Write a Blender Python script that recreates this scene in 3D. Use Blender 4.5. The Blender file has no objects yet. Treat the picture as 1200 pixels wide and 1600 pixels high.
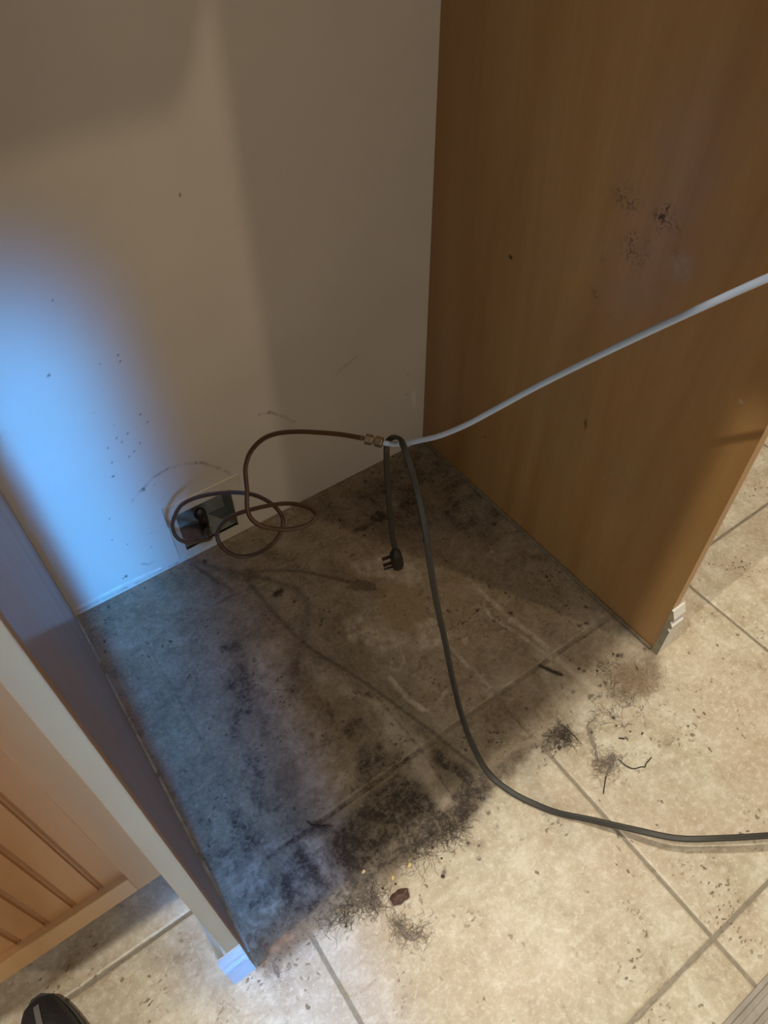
import bpy, bmesh, math, random
import numpy as np
from mathutils import Vector, Matrix

# ------------------------------------------------------------------ camera
CAM = Vector((-0.041282924464211765, -0.8361894603146517, 1.1680399123479202))
FPX = 1142.12
_w = np.array([2.323497104616678, -0.746609744725864, 0.2693666068144422])
_th = np.linalg.norm(_w); _k = _w / _th
_K = np.array([[0, -_k[2], _k[1]], [_k[2], 0, -_k[0]], [-_k[1], _k[0], 0]])
RC = np.eye(3) + np.sin(_th) * _K + (1 - np.cos(_th)) * _K @ _K      # rows: right, down, forward
sc = bpy.context.scene
COL = sc.collection
cd = bpy.data.cameras.new('camera'); cam = bpy.data.objects.new('camera', cd); COL.objects.link(cam)
cd.sensor_fit = 'VERTICAL'; cd.sensor_height = 24; cd.sensor_width = 18; cd.lens = 24 * FPX / 1600
cd.clip_start = 0.02
M3 = Matrix([[RC[0][i], -RC[1][i], -RC[2][i]] for i in range(3)])
cam.matrix_world = Matrix.Translation(CAM) @ M3.to_4x4()
sc.camera = cam

# ------------------------------------------------------------------ colour management, world, lights
vs = sc.view_settings
vs.view_transform = 'Standard'; vs.look = 'None'; vs.gamma = 1; vs.use_curve_mapping = False; vs.exposure = 0.0
wd = bpy.data.worlds.new('world'); sc.world = wd; wd.use_nodes = True
wd.node_tree.nodes['Background'].inputs[0].default_value = (1.0, 0.87, 0.72, 1)
wd.node_tree.nodes['Background'].inputs[1].default_value = 0.17

def look(o, tgt):
    o.rotation_euler = (Vector(tgt) - o.location).to_track_quat('-Z', 'Y').to_euler()
def lamp(name, kind, loc, energy, color, tgt=None, **kw):
    d = bpy.data.lights.new(name, kind); d.energy = energy; d.color = color
    for k, v in kw.items(): setattr(d, k, v)
    o = bpy.data.objects.new(name, d); COL.objects.link(o); o.location = loc
    if tgt: look(o, tgt)
    return o
# two recessed ceiling lamps of the kitchen
lamp('ceiling_lamp_right', 'POINT', (1.25, -1.53, 2.80), 44, (1.0, 0.82, 0.58), shadow_soft_size=0.022)
lamp('ceiling_lamp_front', 'SPOT', (0.755, -0.64, 2.44), 92, (1.0, 0.92, 0.76), tgt=(0.6, -0.85, 0),
     shadow_soft_size=0.03, spot_size=math.radians(140), spot_blend=0.6)
lamp('ceiling_lamp_left', 'SPOT', (-0.62, -0.60, 2.44), 98, (1.0, 0.93, 0.80), tgt=(-0.5, -0.85, 0),
     shadow_soft_size=0.014, spot_size=math.radians(140), spot_blend=0.6)
# cool daylight from behind the camera, narrow beam shaped by size and spread
lamp('daylight_beam', 'AREA', (-0.16, -2.6, 1.36), 1.25, (0.06, 0.375, 1.0), tgt=(-0.005, 0.0, 0.16),
     shape='RECTANGLE', size=0.13, size_y=0.95, spread=math.radians(7))
# soft window light of the room on the left
lamp('side_window', 'AREA', (-2.3, -1.95, 1.45), 13, (0.92, 0.97, 0.95), tgt=(0.6, -0.3, 0.5),
     shape='RECTANGLE', size=0.8, size_y=1.2)
lamp('warm_front_fill', 'AREA', (-0.5, -3.8, 1.7), 14, (1.0, 0.90, 0.76), tgt=(0.3, 0.1, 0.7),
     shape='RECTANGLE', size=2.2, size_y=1.4)  # added warm frontal fill that lifts the back wall, no real window

# ------------------------------------------------------------------ helpers
def ray(q): return RC.T @ np.array([(q[0] - 600) / FPX, (q[1] - 800) / FPX, 1.0])
def A(px, py, depth): return Vector(np.array(CAM) + depth * ray((px, py)))
def on(axis, val, px, py):
    d = ray((px, py)); t = (val - CAM[axis]) / d[axis]; return Vector(np.array(CAM) + t * d)
def fl(px, py, z=0.0): return on(2, z, px, py)

def tag(o, label=None, cat=None, group=None, kind=None):
    if label: o['label'] = label
    if cat: o['category'] = cat
    if group: o['group'] = group
    if kind: o['kind'] = kind
    return o
def empty(name, loc, label, cat, group=None, rz=0):
    o = bpy.data.objects.new(name, None); COL.objects.link(o); o.location = loc; o.rotation_euler = (0, 0, rz)
    o.empty_display_size = 0.05
    return tag(o, label, cat, group)
def link(name, bm, mat, parent=None, smooth=False):
    me = bpy.data.meshes.new(name)
    bmesh.ops.recalc_face_normals(bm, faces=bm.faces)
    bm.to_mesh(me); bm.free()
    if smooth: me.shade_smooth()
    o = bpy.data.objects.new(name, me); COL.objects.link(o)
    if mat: me.materials.append(mat)
    if parent:
        o.parent = parent; o.matrix_parent_inverse = Matrix.Translation(-parent.location)
        if parent.parent: o.matrix_parent_inverse = Matrix.Identity(4)
    return o
def box(bm, x0, x1, y0, y1, z0, z1, bev=0.0, seg=2):
    r = bmesh.ops.create_cube(bm, size=1)
    vsx = r['verts']
    bmesh.ops.scale(bm, vec=(x1 - x0, y1 - y0, z1 - z0), verts=vsx)
    bmesh.ops.translate(bm, vec=((x0 + x1) / 2, (y0 + y1) / 2, (z0 + z1) / 2), verts=vsx)
    if bev:
        es = list({e for v in vsx for e in v.link_edges})
        bmesh.ops.bevel(bm, geom=es, offset=bev, segments=seg, affect='EDGES', profile=0.5)
def new(): return bmesh.new()
def spline(pts, n=8):
    P = [Vector(p) for p in pts]; P = [2 * P[0] - P[1]] + P + [2 * P[-1] - P[-2]]
    out = []
    for i in range(1, len(P) - 2):
        a, b, c, d = P[i - 1:i + 3]
        for k in range(n):
            t = k / n
            out.append(0.5 * ((2 * b) + (c - a) * t + (2 * a - 5 * b + 4 * c - d) * t * t + (3 * b - a - 3 * c + d) * t ** 3))
    out.append(P[-2]); return out
def sweep(bm, pts, prof, refs=None, cap=True, scale=None):
    """prof: list of (u,v) in metres; refs: direction(s) the v axis leans to"""
    rings = []; n = len(pts); prev = None
    for i, p in enumerate(pts):
        t = (pts[min(i + 1, n - 1)] - pts[max(i - 1, 0)]).normalized()
        if refs is not None: r = refs[i] if isinstance(refs, list) else refs
        else: r = prev if prev is not None else (Vector((0, 0, 1)) if abs(t.z) < 0.9 else Vector((1, 0, 0)))
        v = (r - t * r.dot(t)).normalized(); u = t.cross(v).normalized(); prev = v
        s = scale[i] if scale else 1
        rings.append([bm.verts.new(p + u * a * s + v * b * s) for a, b in prof])
    m = len(prof)
    for i in range(n - 1):
        for j in range(m):
            bm.faces.new((rings[i][j], rings[i][(j + 1) % m], rings[i + 1][(j + 1) % m], rings[i + 1][j]))
    if cap: bm.faces.new(rings[0][::-1]); bm.faces.new(rings[-1])
def circ(r, n=10): return [(r * math.cos(2 * math.pi * k / n), r * math.sin(2 * math.pi * k / n)) for k in range(n)]
def prism(bm, prof, axis, a, b):
    """closed 2D profile extruded along an axis (0: profile in y,z; 1: profile in x,z; 2: in x,y)"""
    def P(u, v, w): return {0: (w, u, v), 1: (u, w, v), 2: (u, v, w)}[axis]
    A0 = [bm.verts.new(P(u, v, a)) for u, v in prof]; B0 = [bm.verts.new(P(u, v, b)) for u, v in prof]
    n = len(prof)
    for i in range(n): bm.faces.new((A0[i], A0[(i + 1) % n], B0[(i + 1) % n], B0[i]))
    bm.faces.new(A0[::-1]); bm.faces.new(B0)

# ------------------------------------------------------------------ material helpers
def mat(name, base=(0.5, 0.5, 0.5), rough=0.5, metal=0.0, spec=0.5):
    m = bpy.data.materials.new(name); m.use_nodes = True
    b = m.node_tree.nodes['Principled BSDF']
    b.inputs['Base Color'].default_value = (*base, 1); b.inputs['Roughness'].default_value = rough
    b.inputs['Metallic'].default_value = metal; b.inputs['Specular IOR Level'].default_value = spec
    return m, m.node_tree, b
class G:
    def __init__(s, nt): s.nt = nt
    def n(s, t, **kw):
        x = s.nt.nodes.new(t)
        for k, v in kw.items(): setattr(x, k, v)
        return x
    def l(s, a, b): s.nt.links.new(a, b)
    def coord(s): return s.n('ShaderNodeTexCoord').outputs['Object']
    def mapping(s, v, scale=(1, 1, 1), loc=(0, 0, 0), rot=(0, 0, 0)):
        m = s.n('ShaderNodeMapping'); s.l(v, m.inputs[0])
        m.inputs['Scale'].default_value = scale; m.inputs['Location'].default_value = loc; m.inputs['Rotation'].default_value = rot
        return m.outputs[0]
    def noise(s, v, scale, detail=4, rough=0.55, dist=0.0):
        m = s.n('ShaderNodeTexNoise'); s.l(v, m.inputs['Vector']); m.inputs['Scale'].default_value = scale
        m.inputs['Detail'].default_value = detail; m.inputs['Roughness'].default_value = rough; m.inputs['Distortion'].default_value = dist
        return m.outputs[0]
    def ramp(s, f, stops):
        m = s.n('ShaderNodeValToRGB'); s.l(f, m.inputs[0]); e = m.color_ramp.elements
        while len(e) < len(stops): e.new(0.5)
        for x, (p, c) in zip(e, stops):
            x.position = p; x.color = (*c, 1) if not isinstance(c, (int, float)) else (c, c, c, 1)
        return m.outputs[0]
    def mix(s, f, a, b, mode='MIX'):
        m = s.n('ShaderNodeMix', data_type='RGBA', blend_type=mode)
        for inp, v in ((m.inputs[0], f), (m.inputs[6], a), (m.inputs[7], b)):
            if hasattr(v, 'links'): s.l(v, inp)
            elif isinstance(v, (int, float)): inp.default_value = v
            else: inp.default_value = (*v, 1)
        return m.outputs[2]
    def math(s, op, a, b=0.0, clamp=False):
        m = s.n('ShaderNodeMath', operation=op, use_clamp=clamp)
        for inp, v in ((m.inputs[0], a), (m.inputs[1], b)):
            if hasattr(v, 'links'): s.l(v, inp)
            else: inp.default_value = v
        return m.outputs[0]
    def bump(s, h, strength, dist, bsdf):
        m = s.n('ShaderNodeBump'); m.inputs['Strength'].default_value = strength; m.inputs['Distance'].default_value = dist
        s.l(h, m.inputs['Height']); s.l(m.outputs[0], bsdf.inputs['Normal'])
    def attr(s, name):
        m = s.n('ShaderNodeAttribute'); m.attribute_name = name; sp = s.n('ShaderNodeSeparateColor'); s.l(m.outputs['Color'], sp.inputs[0])
        return sp.outputs[0], sp.outputs[1], sp.outputs[2], m.outputs['Alpha']

def plain(name, base, rough=0.5, metal=0.0, var=0.12, scale=60, bump=0.0, spec=0.5):
    m, nt, b = mat(name, base, rough, metal, spec); g = G(nt); c = g.coord()
    n = g.noise(c, scale, 5)
    col = g.mix(g.ramp(n, [(0.3, 0.0), (0.7, 1.0)]), tuple(x * (1 - var) for x in base), tuple(min(1, x * (1 + var)) for x in base))
    g.l(col, b.inputs['Base Color'])
    if bump: g.bump(n, bump, 0.001, b)
    return m

def travertine(name, grout=False):
    m, nt, b = mat(name, (0.6, 0.5, 0.4), 0.42, 0, 0.4); g = G(nt); c = g.coord()
    big = g.noise(c, 3.2, 6, 0.62, 0.5); mid = g.noise(g.mapping(c, loc=(3, 1, 0)), 17, 8, 0.72, 0.25); fine = g.noise(c, 130, 4, 0.7)
    if grout:
        base = g.mix(g.ramp(fine, [(0.3, 0.0), (0.7, 1.0)]), (0.20, 0.17, 0.125), (0.31, 0.265, 0.20))
    else:
        base = g.ramp(mid, [(0.34, (0.34, 0.275, 0.18)), (0.43, (0.47, 0.405, 0.285)), (0.53, (0.56, 0.505, 0.375)), (0.64, (0.69, 0.65, 0.53))])
        base = g.mix(g.ramp(big, [(0.42, 0.0), (0.66, 0.55)]), base, (0.56, 0.43, 0.32))
        crust = g.noise(g.mapping(c, loc=(1, 6, 0)), 100, 7, 0.8, 0.15)
        base = g.mix(g.ramp(crust, [(0.50, 0.0), (0.62, 0.5)]), base, (0.80, 0.76, 0.66))
        base = g.mix(g.ramp(crust, [(0.36, 0.5), (0.45, 0.0)]), base, (0.47, 0.36, 0.235))
        vein = g.noise(g.mapping(c, scale=(1, 2.4, 1), rot=(0, 0, 0.5)), 21, 6, 0.75, 1.2)
        base = g.mix(g.ramp(vein, [(0.47, 0.0), (0.50, 0.35), (0.53, 0.0)]), base, (0.42, 0.32, 0.23))
    # pits
    wn = g.n('ShaderNodeTexNoise'); g.l(c, wn.inputs['Vector']); wn.inputs['Scale'].default_value = 90; wn.inputs['Detail'].default_value = 3
    wa = g.n('ShaderNodeVectorMath', operation='MULTIPLY_ADD'); g.l(wn.outputs['Color'], wa.inputs[0]); wa.inputs[1].default_value = (0.014, 0.014, 0); g.l(c, wa.inputs[2]); cw = wa.outputs[0]
    v = g.n('ShaderNodeTexVoronoi'); g.l(g.mapping(cw, scale=(1, 2.0, 1), rot=(0, 0, 0.9)), v.inputs['Vector']); v.inputs['Scale'].default_value = 95
    v2 = g.n('ShaderNodeTexVoronoi'); g.l(g.mapping(cw, scale=(1.5, 1, 1), rot=(0, 0, 0.4), loc=(5, 2, 0)), v2.inputs['Vector']); v2.inputs['Scale'].default_value = 55
    clus = g.ramp(g.noise(g.mapping(c, loc=(7, 7, 0)), 11, 3), [(0.52, 0.0), (0.64, 1.0)])
    clus2 = g.ramp(g.noise(g.mapping(c, loc=(2, 9, 0)), 15, 3), [(0.50, 0.0), (0.62, 1.0)])
    sel = g.n('ShaderNodeSeparateColor'); g.l(v.outputs['Color'], sel.inputs[0])
    sel2 = g.n('ShaderNodeSeparateColor'); g.l(v2.outputs['Color'], sel2.inputs[0])
    p1 = g.math('MULTIPLY', g.ramp(v.outputs['Distance'], [(0.22, 1.0), (0.32, 0.0)]), g.math('MULTIPLY', clus, g.math('GREATER_THAN', sel.outputs[0], 0.35)))
    p2 = g.math('MULTIPLY', g.ramp(v2.outputs['Distance'], [(0.15, 1.0), (0.22, 0.0)]), g.math('MULTIPLY', clus2, g.math('GREATER_THAN', sel2.outputs[0], 0.58)))
    pits = g.math('MAXIMUM', p1, p2)
    if not grout: base = g.mix(g.math('MULTIPLY', pits, 0.9), base, (0.16, 0.115, 0.075))
    if grout: base = g.mix(g.attr('dirt')[3], base, (0.58, 0.50, 0.37))
    # dirt carried by the mesh: r grime, g pale residue, b yellow stain, a dust film
    r, gr, bl, al = g.attr('dirt')
    sp = g.noise(c, 55, 6, 0.7); sp2 = g.noise(g.mapping(c, loc=(4, 4, 0)), 210, 3, 0.7)
    film = g.math('MULTIPLY', al, g.ramp(sp, [(0.3, 0.75), (0.65, 1.0)]))
    col = g.mix(g.math('MULTIPLY', film, 1.0, True), base, g.mix(0.85, base, (0.32, 0.25, 0.185), 'MULTIPLY'))
    col = g.mix(g.math('MULTIPLY', bl, 0.75, True), col, (0.30, 0.215, 0.09))
    gn = g.math('MULTIPLY', g.math('ADD', sp, g.noise(g.mapping(c, loc=(9, 3, 0)), 150, 6, 0.8)), 0.5)
    gm = g.math('MULTIPLY', r, g.math('ADD', 0.48, g.ramp(gn, [(0.43, 1.0), (0.56, 0.10)])), True)
    col = g.mix(gm, col, (0.045, 0.031, 0.022))
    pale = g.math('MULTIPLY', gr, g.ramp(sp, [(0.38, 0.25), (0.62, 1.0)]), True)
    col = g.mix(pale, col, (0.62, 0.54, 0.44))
    grit = g.noise(g.mapping(c, loc=(8, 1, 0)), 160, 5, 0.8)
    col = g.mix(g.math('MULTIPLY', g.ramp(grit, [(0.54, 0.0), (0.66, 0.42)]), al), col, (0.40, 0.335, 0.26))
    col = g.mix(g.math('MULTIPLY', g.ramp(grit, [(0.34, 0.5), (0.46, 0.0)]), al), col, (0.055, 0.038, 0.026))
    blot = g.noise(g.mapping(c, loc=(2, 5, 0)), 28, 6, 0.72, 0.7)
    col = g.mix(g.math('MULTIPLY', g.ramp(blot, [(0.54, 0.0), (0.62, 0.30)]), al), col, (0.36, 0.29, 0.22))
    col = g.mix(g.math('MULTIPLY', g.ramp(blot, [(0.36, 0.38), (0.46, 0.0)]), al), col, (0.07, 0.05, 0.035))
    speck = g.math('MULTIPLY', g.ramp(sp2, [(0.63, 0.0), (0.69, 1.0)]), g.math('MULTIPLY', al, g.ramp(g.noise(c, 14, 3), [(0.45, 0.0), (0.65, 1.1)])), True)
    col = g.mix(speck, col, (0.05, 0.033, 0.022))
    if not grout: col = g.mix(g.math('MULTIPLY', pits, g.math('MULTIPLY', al, 0.6)), col, (0.06, 0.04, 0.03))
    g.l(col, b.inputs['Base Color'])
    rg = g.math('ADD', 0.36, g.math('MULTIPLY', g.math('ADD', al, r), 0.14), True); g.l(rg, b.inputs['Roughness'])
    h = g.math('SUBTRACT', g.math('MULTIPLY', fine, 0.22), g.math('MULTIPLY', pits, 1.0))
    h = g.math('ADD', h, g.math('MULTIPLY', mid, 0.3)); h = g.math('ADD', h, g.math('MULTIPLY', grit, g.math('MULTIPLY', al, 0.9)))
    g.bump(h, 0.55, 0.0012, b)
    return m

def wood(name, c0, c1, c2, rough=0.4, gscale=1.0, stains=False, axis='Z', coat=0.0):
    m, nt, b = mat(name, c1, rough); g = G(nt); c = g.coord()
    s = {'Z': (9, 9, 0.9), 'X': (0.9, 9, 9), 'Y': (9, 0.9, 9)}[axis]; s = tuple(x * gscale for x in s)
    n1 = g.noise(g.mapping(c, scale=s), 1.0, 6, 0.6, 0.6)
    n2 = g.noise(g.mapping(c, scale=tuple(x * 14 for x in s)), 1.0, 3, 0.7)
    n3 = g.noise(c, 2.6, 3, 0.5, 0.3)
    col = g.ramp(n1, [(0.28, c0), (0.5, c1), (0.72, c2)])
    col = g.mix(g.ramp(n2, [(0.35, 0.22), (0.65, 0.0)]), col, c0)
    col = g.mix(g.ramp(n3, [(0.4, 0.3), (0.65, 0.0)]), col, tuple(x * 0.78 for x in c1))
    h = n2
    if stains:
        r, gr, bl, al = g.attr('dirt')
        f = g.noise(c, 230, 2, 0.6); f2 = g.noise(g.mapping(c, loc=(3, 0, 1)), 60, 5, 0.7)
        dots = g.math('MULTIPLY', g.ramp(f, [(0.50, 0.0), (0.56, 1.0)]), g.math('MULTIPLY', r, g.ramp(f2, [(0.4, 0.3), (0.6, 1.0)])), True)
        col = g.mix(dots, col, (0.035, 0.025, 0.014))
        col = g.mix(g.math('MULTIPLY', gr, g.ramp(f2, [(0.42, 0.1), (0.6, 0.75)]), True), col, (0.36, 0.31, 0.24))
        col = g.mix(bl, col, (0.02, 0.012, 0.008))
        col = g.mix(g.math('MULTIPLY', al, 0.5, True), col, (0.23, 0.17, 0.10))
    g.l(col, b.inputs['Base Color'])
    g.l(g.ramp(n1, [(0.3, rough - 0.05), (0.7, rough + 0.07)]), b.inputs['Roughness'])
    b.inputs['Coat Weight'].default_value = coat; b.inputs['Coat Roughness'].default_value = 0.18
    g.bump(h, 0.12, 0.0005, b)
    return m

def wallpaint():
    m, nt, b = mat('wall_paint', (0.6, 0.55, 0.48), 0.5, 0, 0.35); g = G(nt); c = g.coord()
    n = g.noise(c, 2.2, 4); f = g.noise(c, 260, 3, 0.6)
    col = g.mix(g.ramp(n, [(0.35, 0.0), (0.65, 1.0)]), (0.60, 0.545, 0.475), (0.66, 0.60, 0.52))
    r, gr, bl, al = g.attr('dirt'); k = g.noise(c, 120, 4, 0.7)
    col = g.mix(g.math('MULTIPLY', r, g.ramp(k, [(0.40, 0.15), (0.6, 1.0)]), True), col, (0.13, 0.09, 0.06))
    col = g.mix(gr, col, (0.82, 0.80, 0.76))
    col = g.mix(bl, col, (0.03, 0.025, 0.02))
    g.l(col, b.inputs['Base Color'])
    g.bump(g.math('ADD', f, g.math('MULTIPLY', g.noise(c, 30, 3), 1.5)), 0.10, 0.0008, b)
    return m

M = {}
M['tile'] = travertine('travertine_tile'); M['grout'] = travertine('sanded_grout', True)
M['wall'] = wallpaint()
M['panel'] = wood('maple_veneer_orange', (0.28, 0.135, 0.040), (0.37, 0.205, 0.075), (0.44, 0.265, 0.115), 0.36, stains=True, coat=0.3)
M['maple'] = wood('maple_light', (0.38, 0.175, 0.065), (0.48, 0.24, 0.10), (0.54, 0.29, 0.13), 0.36, coat=0.2)
M['stile'] = wood('maple_front_edge', (0.33, 0.185, 0.085), (0.40, 0.230, 0.108), (0.44, 0.26, 0.13), 0.4)
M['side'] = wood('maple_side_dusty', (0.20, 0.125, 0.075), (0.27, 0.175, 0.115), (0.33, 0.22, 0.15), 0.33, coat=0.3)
M['edge'] = wood('maple_edge_band', (0.46, 0.25, 0.11), (0.58, 0.34, 0.16), (0.66, 0.41, 0.21), 0.4)
M['white'] = plain('white_gloss_paint', (0.78, 0.76, 0.70), 0.35, 0, 0.04, 40)
M['caulk'] = plain('old_caulk', (0.20, 0.155, 0.10), 0.6, 0, 0.3, 90)
M['strip'] = plain('bare_strip', (0.34, 0.36, 0.36), 0.6, 0, 0.4, 70)
M['plate'] = plain('beige_plastic', (0.57, 0.52, 0.43), 0.45, 0, 0.05, 50)
M['recess'] = plain('grey_plastic_box', (0.27, 0.28, 0.25), 0.5, 0, 0.2, 40)
M['grime'] = plain('brown_grime', (0.16, 0.10, 0.07), 0.8, 0, 0.4, 80, 0.4)
M['brown_tube'] = plain('brown_tube_plastic', (0.085, 0.042, 0.021), 0.36, 0, 0.12, 60, spec=0.5)
M['white_tube'] = plain('white_tube_blue_tint', (0.46, 0.55, 0.70), 0.30, 0, 0.03, 30)  # white tube tinted blue, daylight put into its colour
M['brass'] = plain('dull_brass', (0.30, 0.23, 0.15), 0.35, 0.8, 0.2, 80)
M['cord'] = plain('dark_grey_cord_vinyl', (0.034, 0.029, 0.021), 0.5, 0, 0.12, 70)
M['plug'] = plain('black_plug_vinyl', (0.022, 0.017, 0.012), 0.42, 0, 0.12, 70)
M['steel'] = plain('nickel', (0.5, 0.48, 0.44), 0.28, 1.0, 0.08, 90)
M['black'] = plain('black_rubber', (0.015, 0.014, 0.013), 0.5, 0, 0.1, 60)
M['valve'] = plain('tarnished_dark_metal', (0.06, 0.042, 0.034), 0.35, 0.7, 0.3, 90)
M['shoe'] = plain('black_shoe_mesh', (0.022, 0.022, 0.024), 0.55, 0, 0.25, 220, 0.3)
M['shoe_grey'] = plain('grey_shoe_stripe', (0.16, 0.155, 0.15), 0.5, 0, 0.1, 100)
M['sole'] = plain('light_sole', (0.55, 0.53, 0.48), 0.5, 0, 0.05, 60)
M['dust'] = plain('grey_brown_lint', (0.31, 0.255, 0.21), 0.95, 0, 0.3, 150)
M['dust_dark'] = plain('dark_lint', (0.075, 0.052, 0.04), 0.95, 0, 0.3, 150)
M['straw'] = plain('pale_straw', (0.46, 0.33, 0.22), 0.8, 0, 0.25, 150)
M['husk'] = plain('dried_brown_husk', (0.105, 0.055, 0.038), 0.6, 0, 0.35, 200, 0.6)
M['kernel'] = plain('pale_kernel', (0.75, 0.58, 0.28), 0.5, 0, 0.15, 150)
M['twig'] = plain('dark_wire', (0.045, 0.032, 0.024), 0.6, 0, 0.2, 150)
M['mat'] = plain('grey_ribbed_rubber', (0.36, 0.325, 0.28), 0.7, 0, 0.12, 60)
M['base_paint'] = plain('white_base_blue_tint', (0.40, 0.47, 0.52), 0.4, 0, 0.05, 40)  # white paint darkened and cooled, blue daylight put into the colour
M['end_shade'] = plain('olive_end_shade', (0.27, 0.235, 0.155), 0.6, 0, 0.2, 80)  # olive tone paints the shade on the moulding's inner end
M['counter'] = plain('dark_granite', (0.10, 0.085, 0.07), 0.2, 0, 0.5, 120)

# ------------------------------------------------------------------ painted dirt masks (world positions)
rng = np.random.default_rng(7)
_tab = rng.random((256, 256))
def vnoise(x, y):
    xi = np.floor(x).astype(int); yi = np.floor(y).astype(int); fx = x - xi; fy = y - yi
    fx = fx * fx * (3 - 2 * fx); fy = fy * fy * (3 - 2 * fy)
    a = _tab[xi % 256, yi % 256]; b = _tab[(xi + 1) % 256, yi % 256]; c = _tab[xi % 256, (yi + 1) % 256]; d = _tab[(xi + 1) % 256, (yi + 1) % 256]
    return a * (1 - fx) * (1 - fy) + b * fx * (1 - fy) + c * (1 - fx) * fy + d * fx * fy
def fbm(x, y, f, o=4):
    s = 0; a = 0.5; t = 0
    for k in range(o): s = s + a * vnoise(x * f + 17.3 * k, y * f + 9.1 * k); t += a; a *= 0.55; f *= 2.03
    return s / t - 0.5
def sdist(X, Y, poly):
    """signed distance, positive inside"""
    d = np.full(X.shape, 1e9); ins = np.zeros(X.shape, bool); n = len(poly)
    for i in range(n):
        ax, ay = poly[i]; bx, by = poly[(i + 1) % n]; dx, dy = bx - ax, by - ay
        t = np.clip(((X - ax) * dx + (Y - ay) * dy) / (dx * dx + dy * dy + 1e-12), 0, 1)
        d = np.minimum(d, np.hypot(X - ax - t * dx, Y - ay - t * dy))
        cr = ((ay > Y) != (by > Y)) & (X < (bx - ax) * (Y - ay) / (by - ay + 1e-12) + ax)
        ins ^= cr
    return np.where(ins, d, -d)
def ldist(X, Y, ln):
    d = np.full(X.shape, 1e9)
    for (ax, ay), (bx, by) in zip(ln[:-1], ln[1:]):
        dx, dy = bx - ax, by - ay
        t = np.clip(((X - ax) * dx + (Y - ay) * dy) / (dx * dx + dy * dy + 1e-12), 0, 1)
        d = np.minimum(d, np.hypot(X - ax - t * dx, Y - ay - t * dy))
    return d
def sstep(a, b, x): t = np.clip((x - a) / (b - a), 0, 1); return t * t * (3 - 2 * t)
class Dirt:
    def __init__(s, X, Y, conv, warp=0.014):
        s.X0, s.Y0, s.conv = X, Y, conv
        s.X = X + warp * 2 * fbm(X, Y, 16) + warp * 0.8 * fbm(X + 5, Y, 70, 3); s.Y = Y + warp * 2 * fbm(X + 31, Y + 7, 16) + warp * 0.8 * fbm(X, Y + 9, 70, 3)
        s.c = np.zeros((4,) + X.shape)
    def _cm(s, ch, v, mode):
        if mode == 'max': s.c[ch] = np.maximum(s.c[ch], v)
        elif mode == 'mul': s.c[ch] *= (1 - v)
        else: s.c[ch] = s.c[ch] + v
    def poly(s, ch, val, soft, pix, mode='max', warp=True, brk=0.0, bf=40):
        P = [s.conv(*q) for q in pix]; X, Y = (s.X, s.Y) if warp else (s.X0, s.Y0)
        v = val * sstep(-soft, soft, sdist(X, Y, P))
        if brk: v = v * np.clip(1 + brk * 4 * fbm(s.X0 + 2, s.Y0 + 3, bf, 4), 0, 1.3)
        s._cm(ch, v, mode)
    def line(s, ch, val, w, pix, mode='max', warp=False, brk=0.0, bf=60):
        P = [s.conv(*q) for q in pix]; X, Y = (s.X, s.Y) if warp else (s.X0, s.Y0)
        v = val * (1 - sstep(w * 0.5, w, ldist(X, Y, P)))
        if brk: v = v * np.clip(1 + brk * 4 * fbm(s.X0 + 8, s.Y0 + 1, bf, 3), 0, 1.3)
        s._cm(ch, v, mode)
    def spot(s, ch, val, r, pix, mode='max'):
        for q in pix:
            x, y = s.conv(*q[:2]); rr = r * (q[2] if len(q) > 2 else 1)
            s._cm(ch, val * (1 - sstep(rr * 0.6, rr, np.hypot(s.X - x, s.Y - y))), mode)
    def rgba(s): return np.clip(s.c, 0, 1).reshape(4, -1).T.astype(np.float32)

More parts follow.
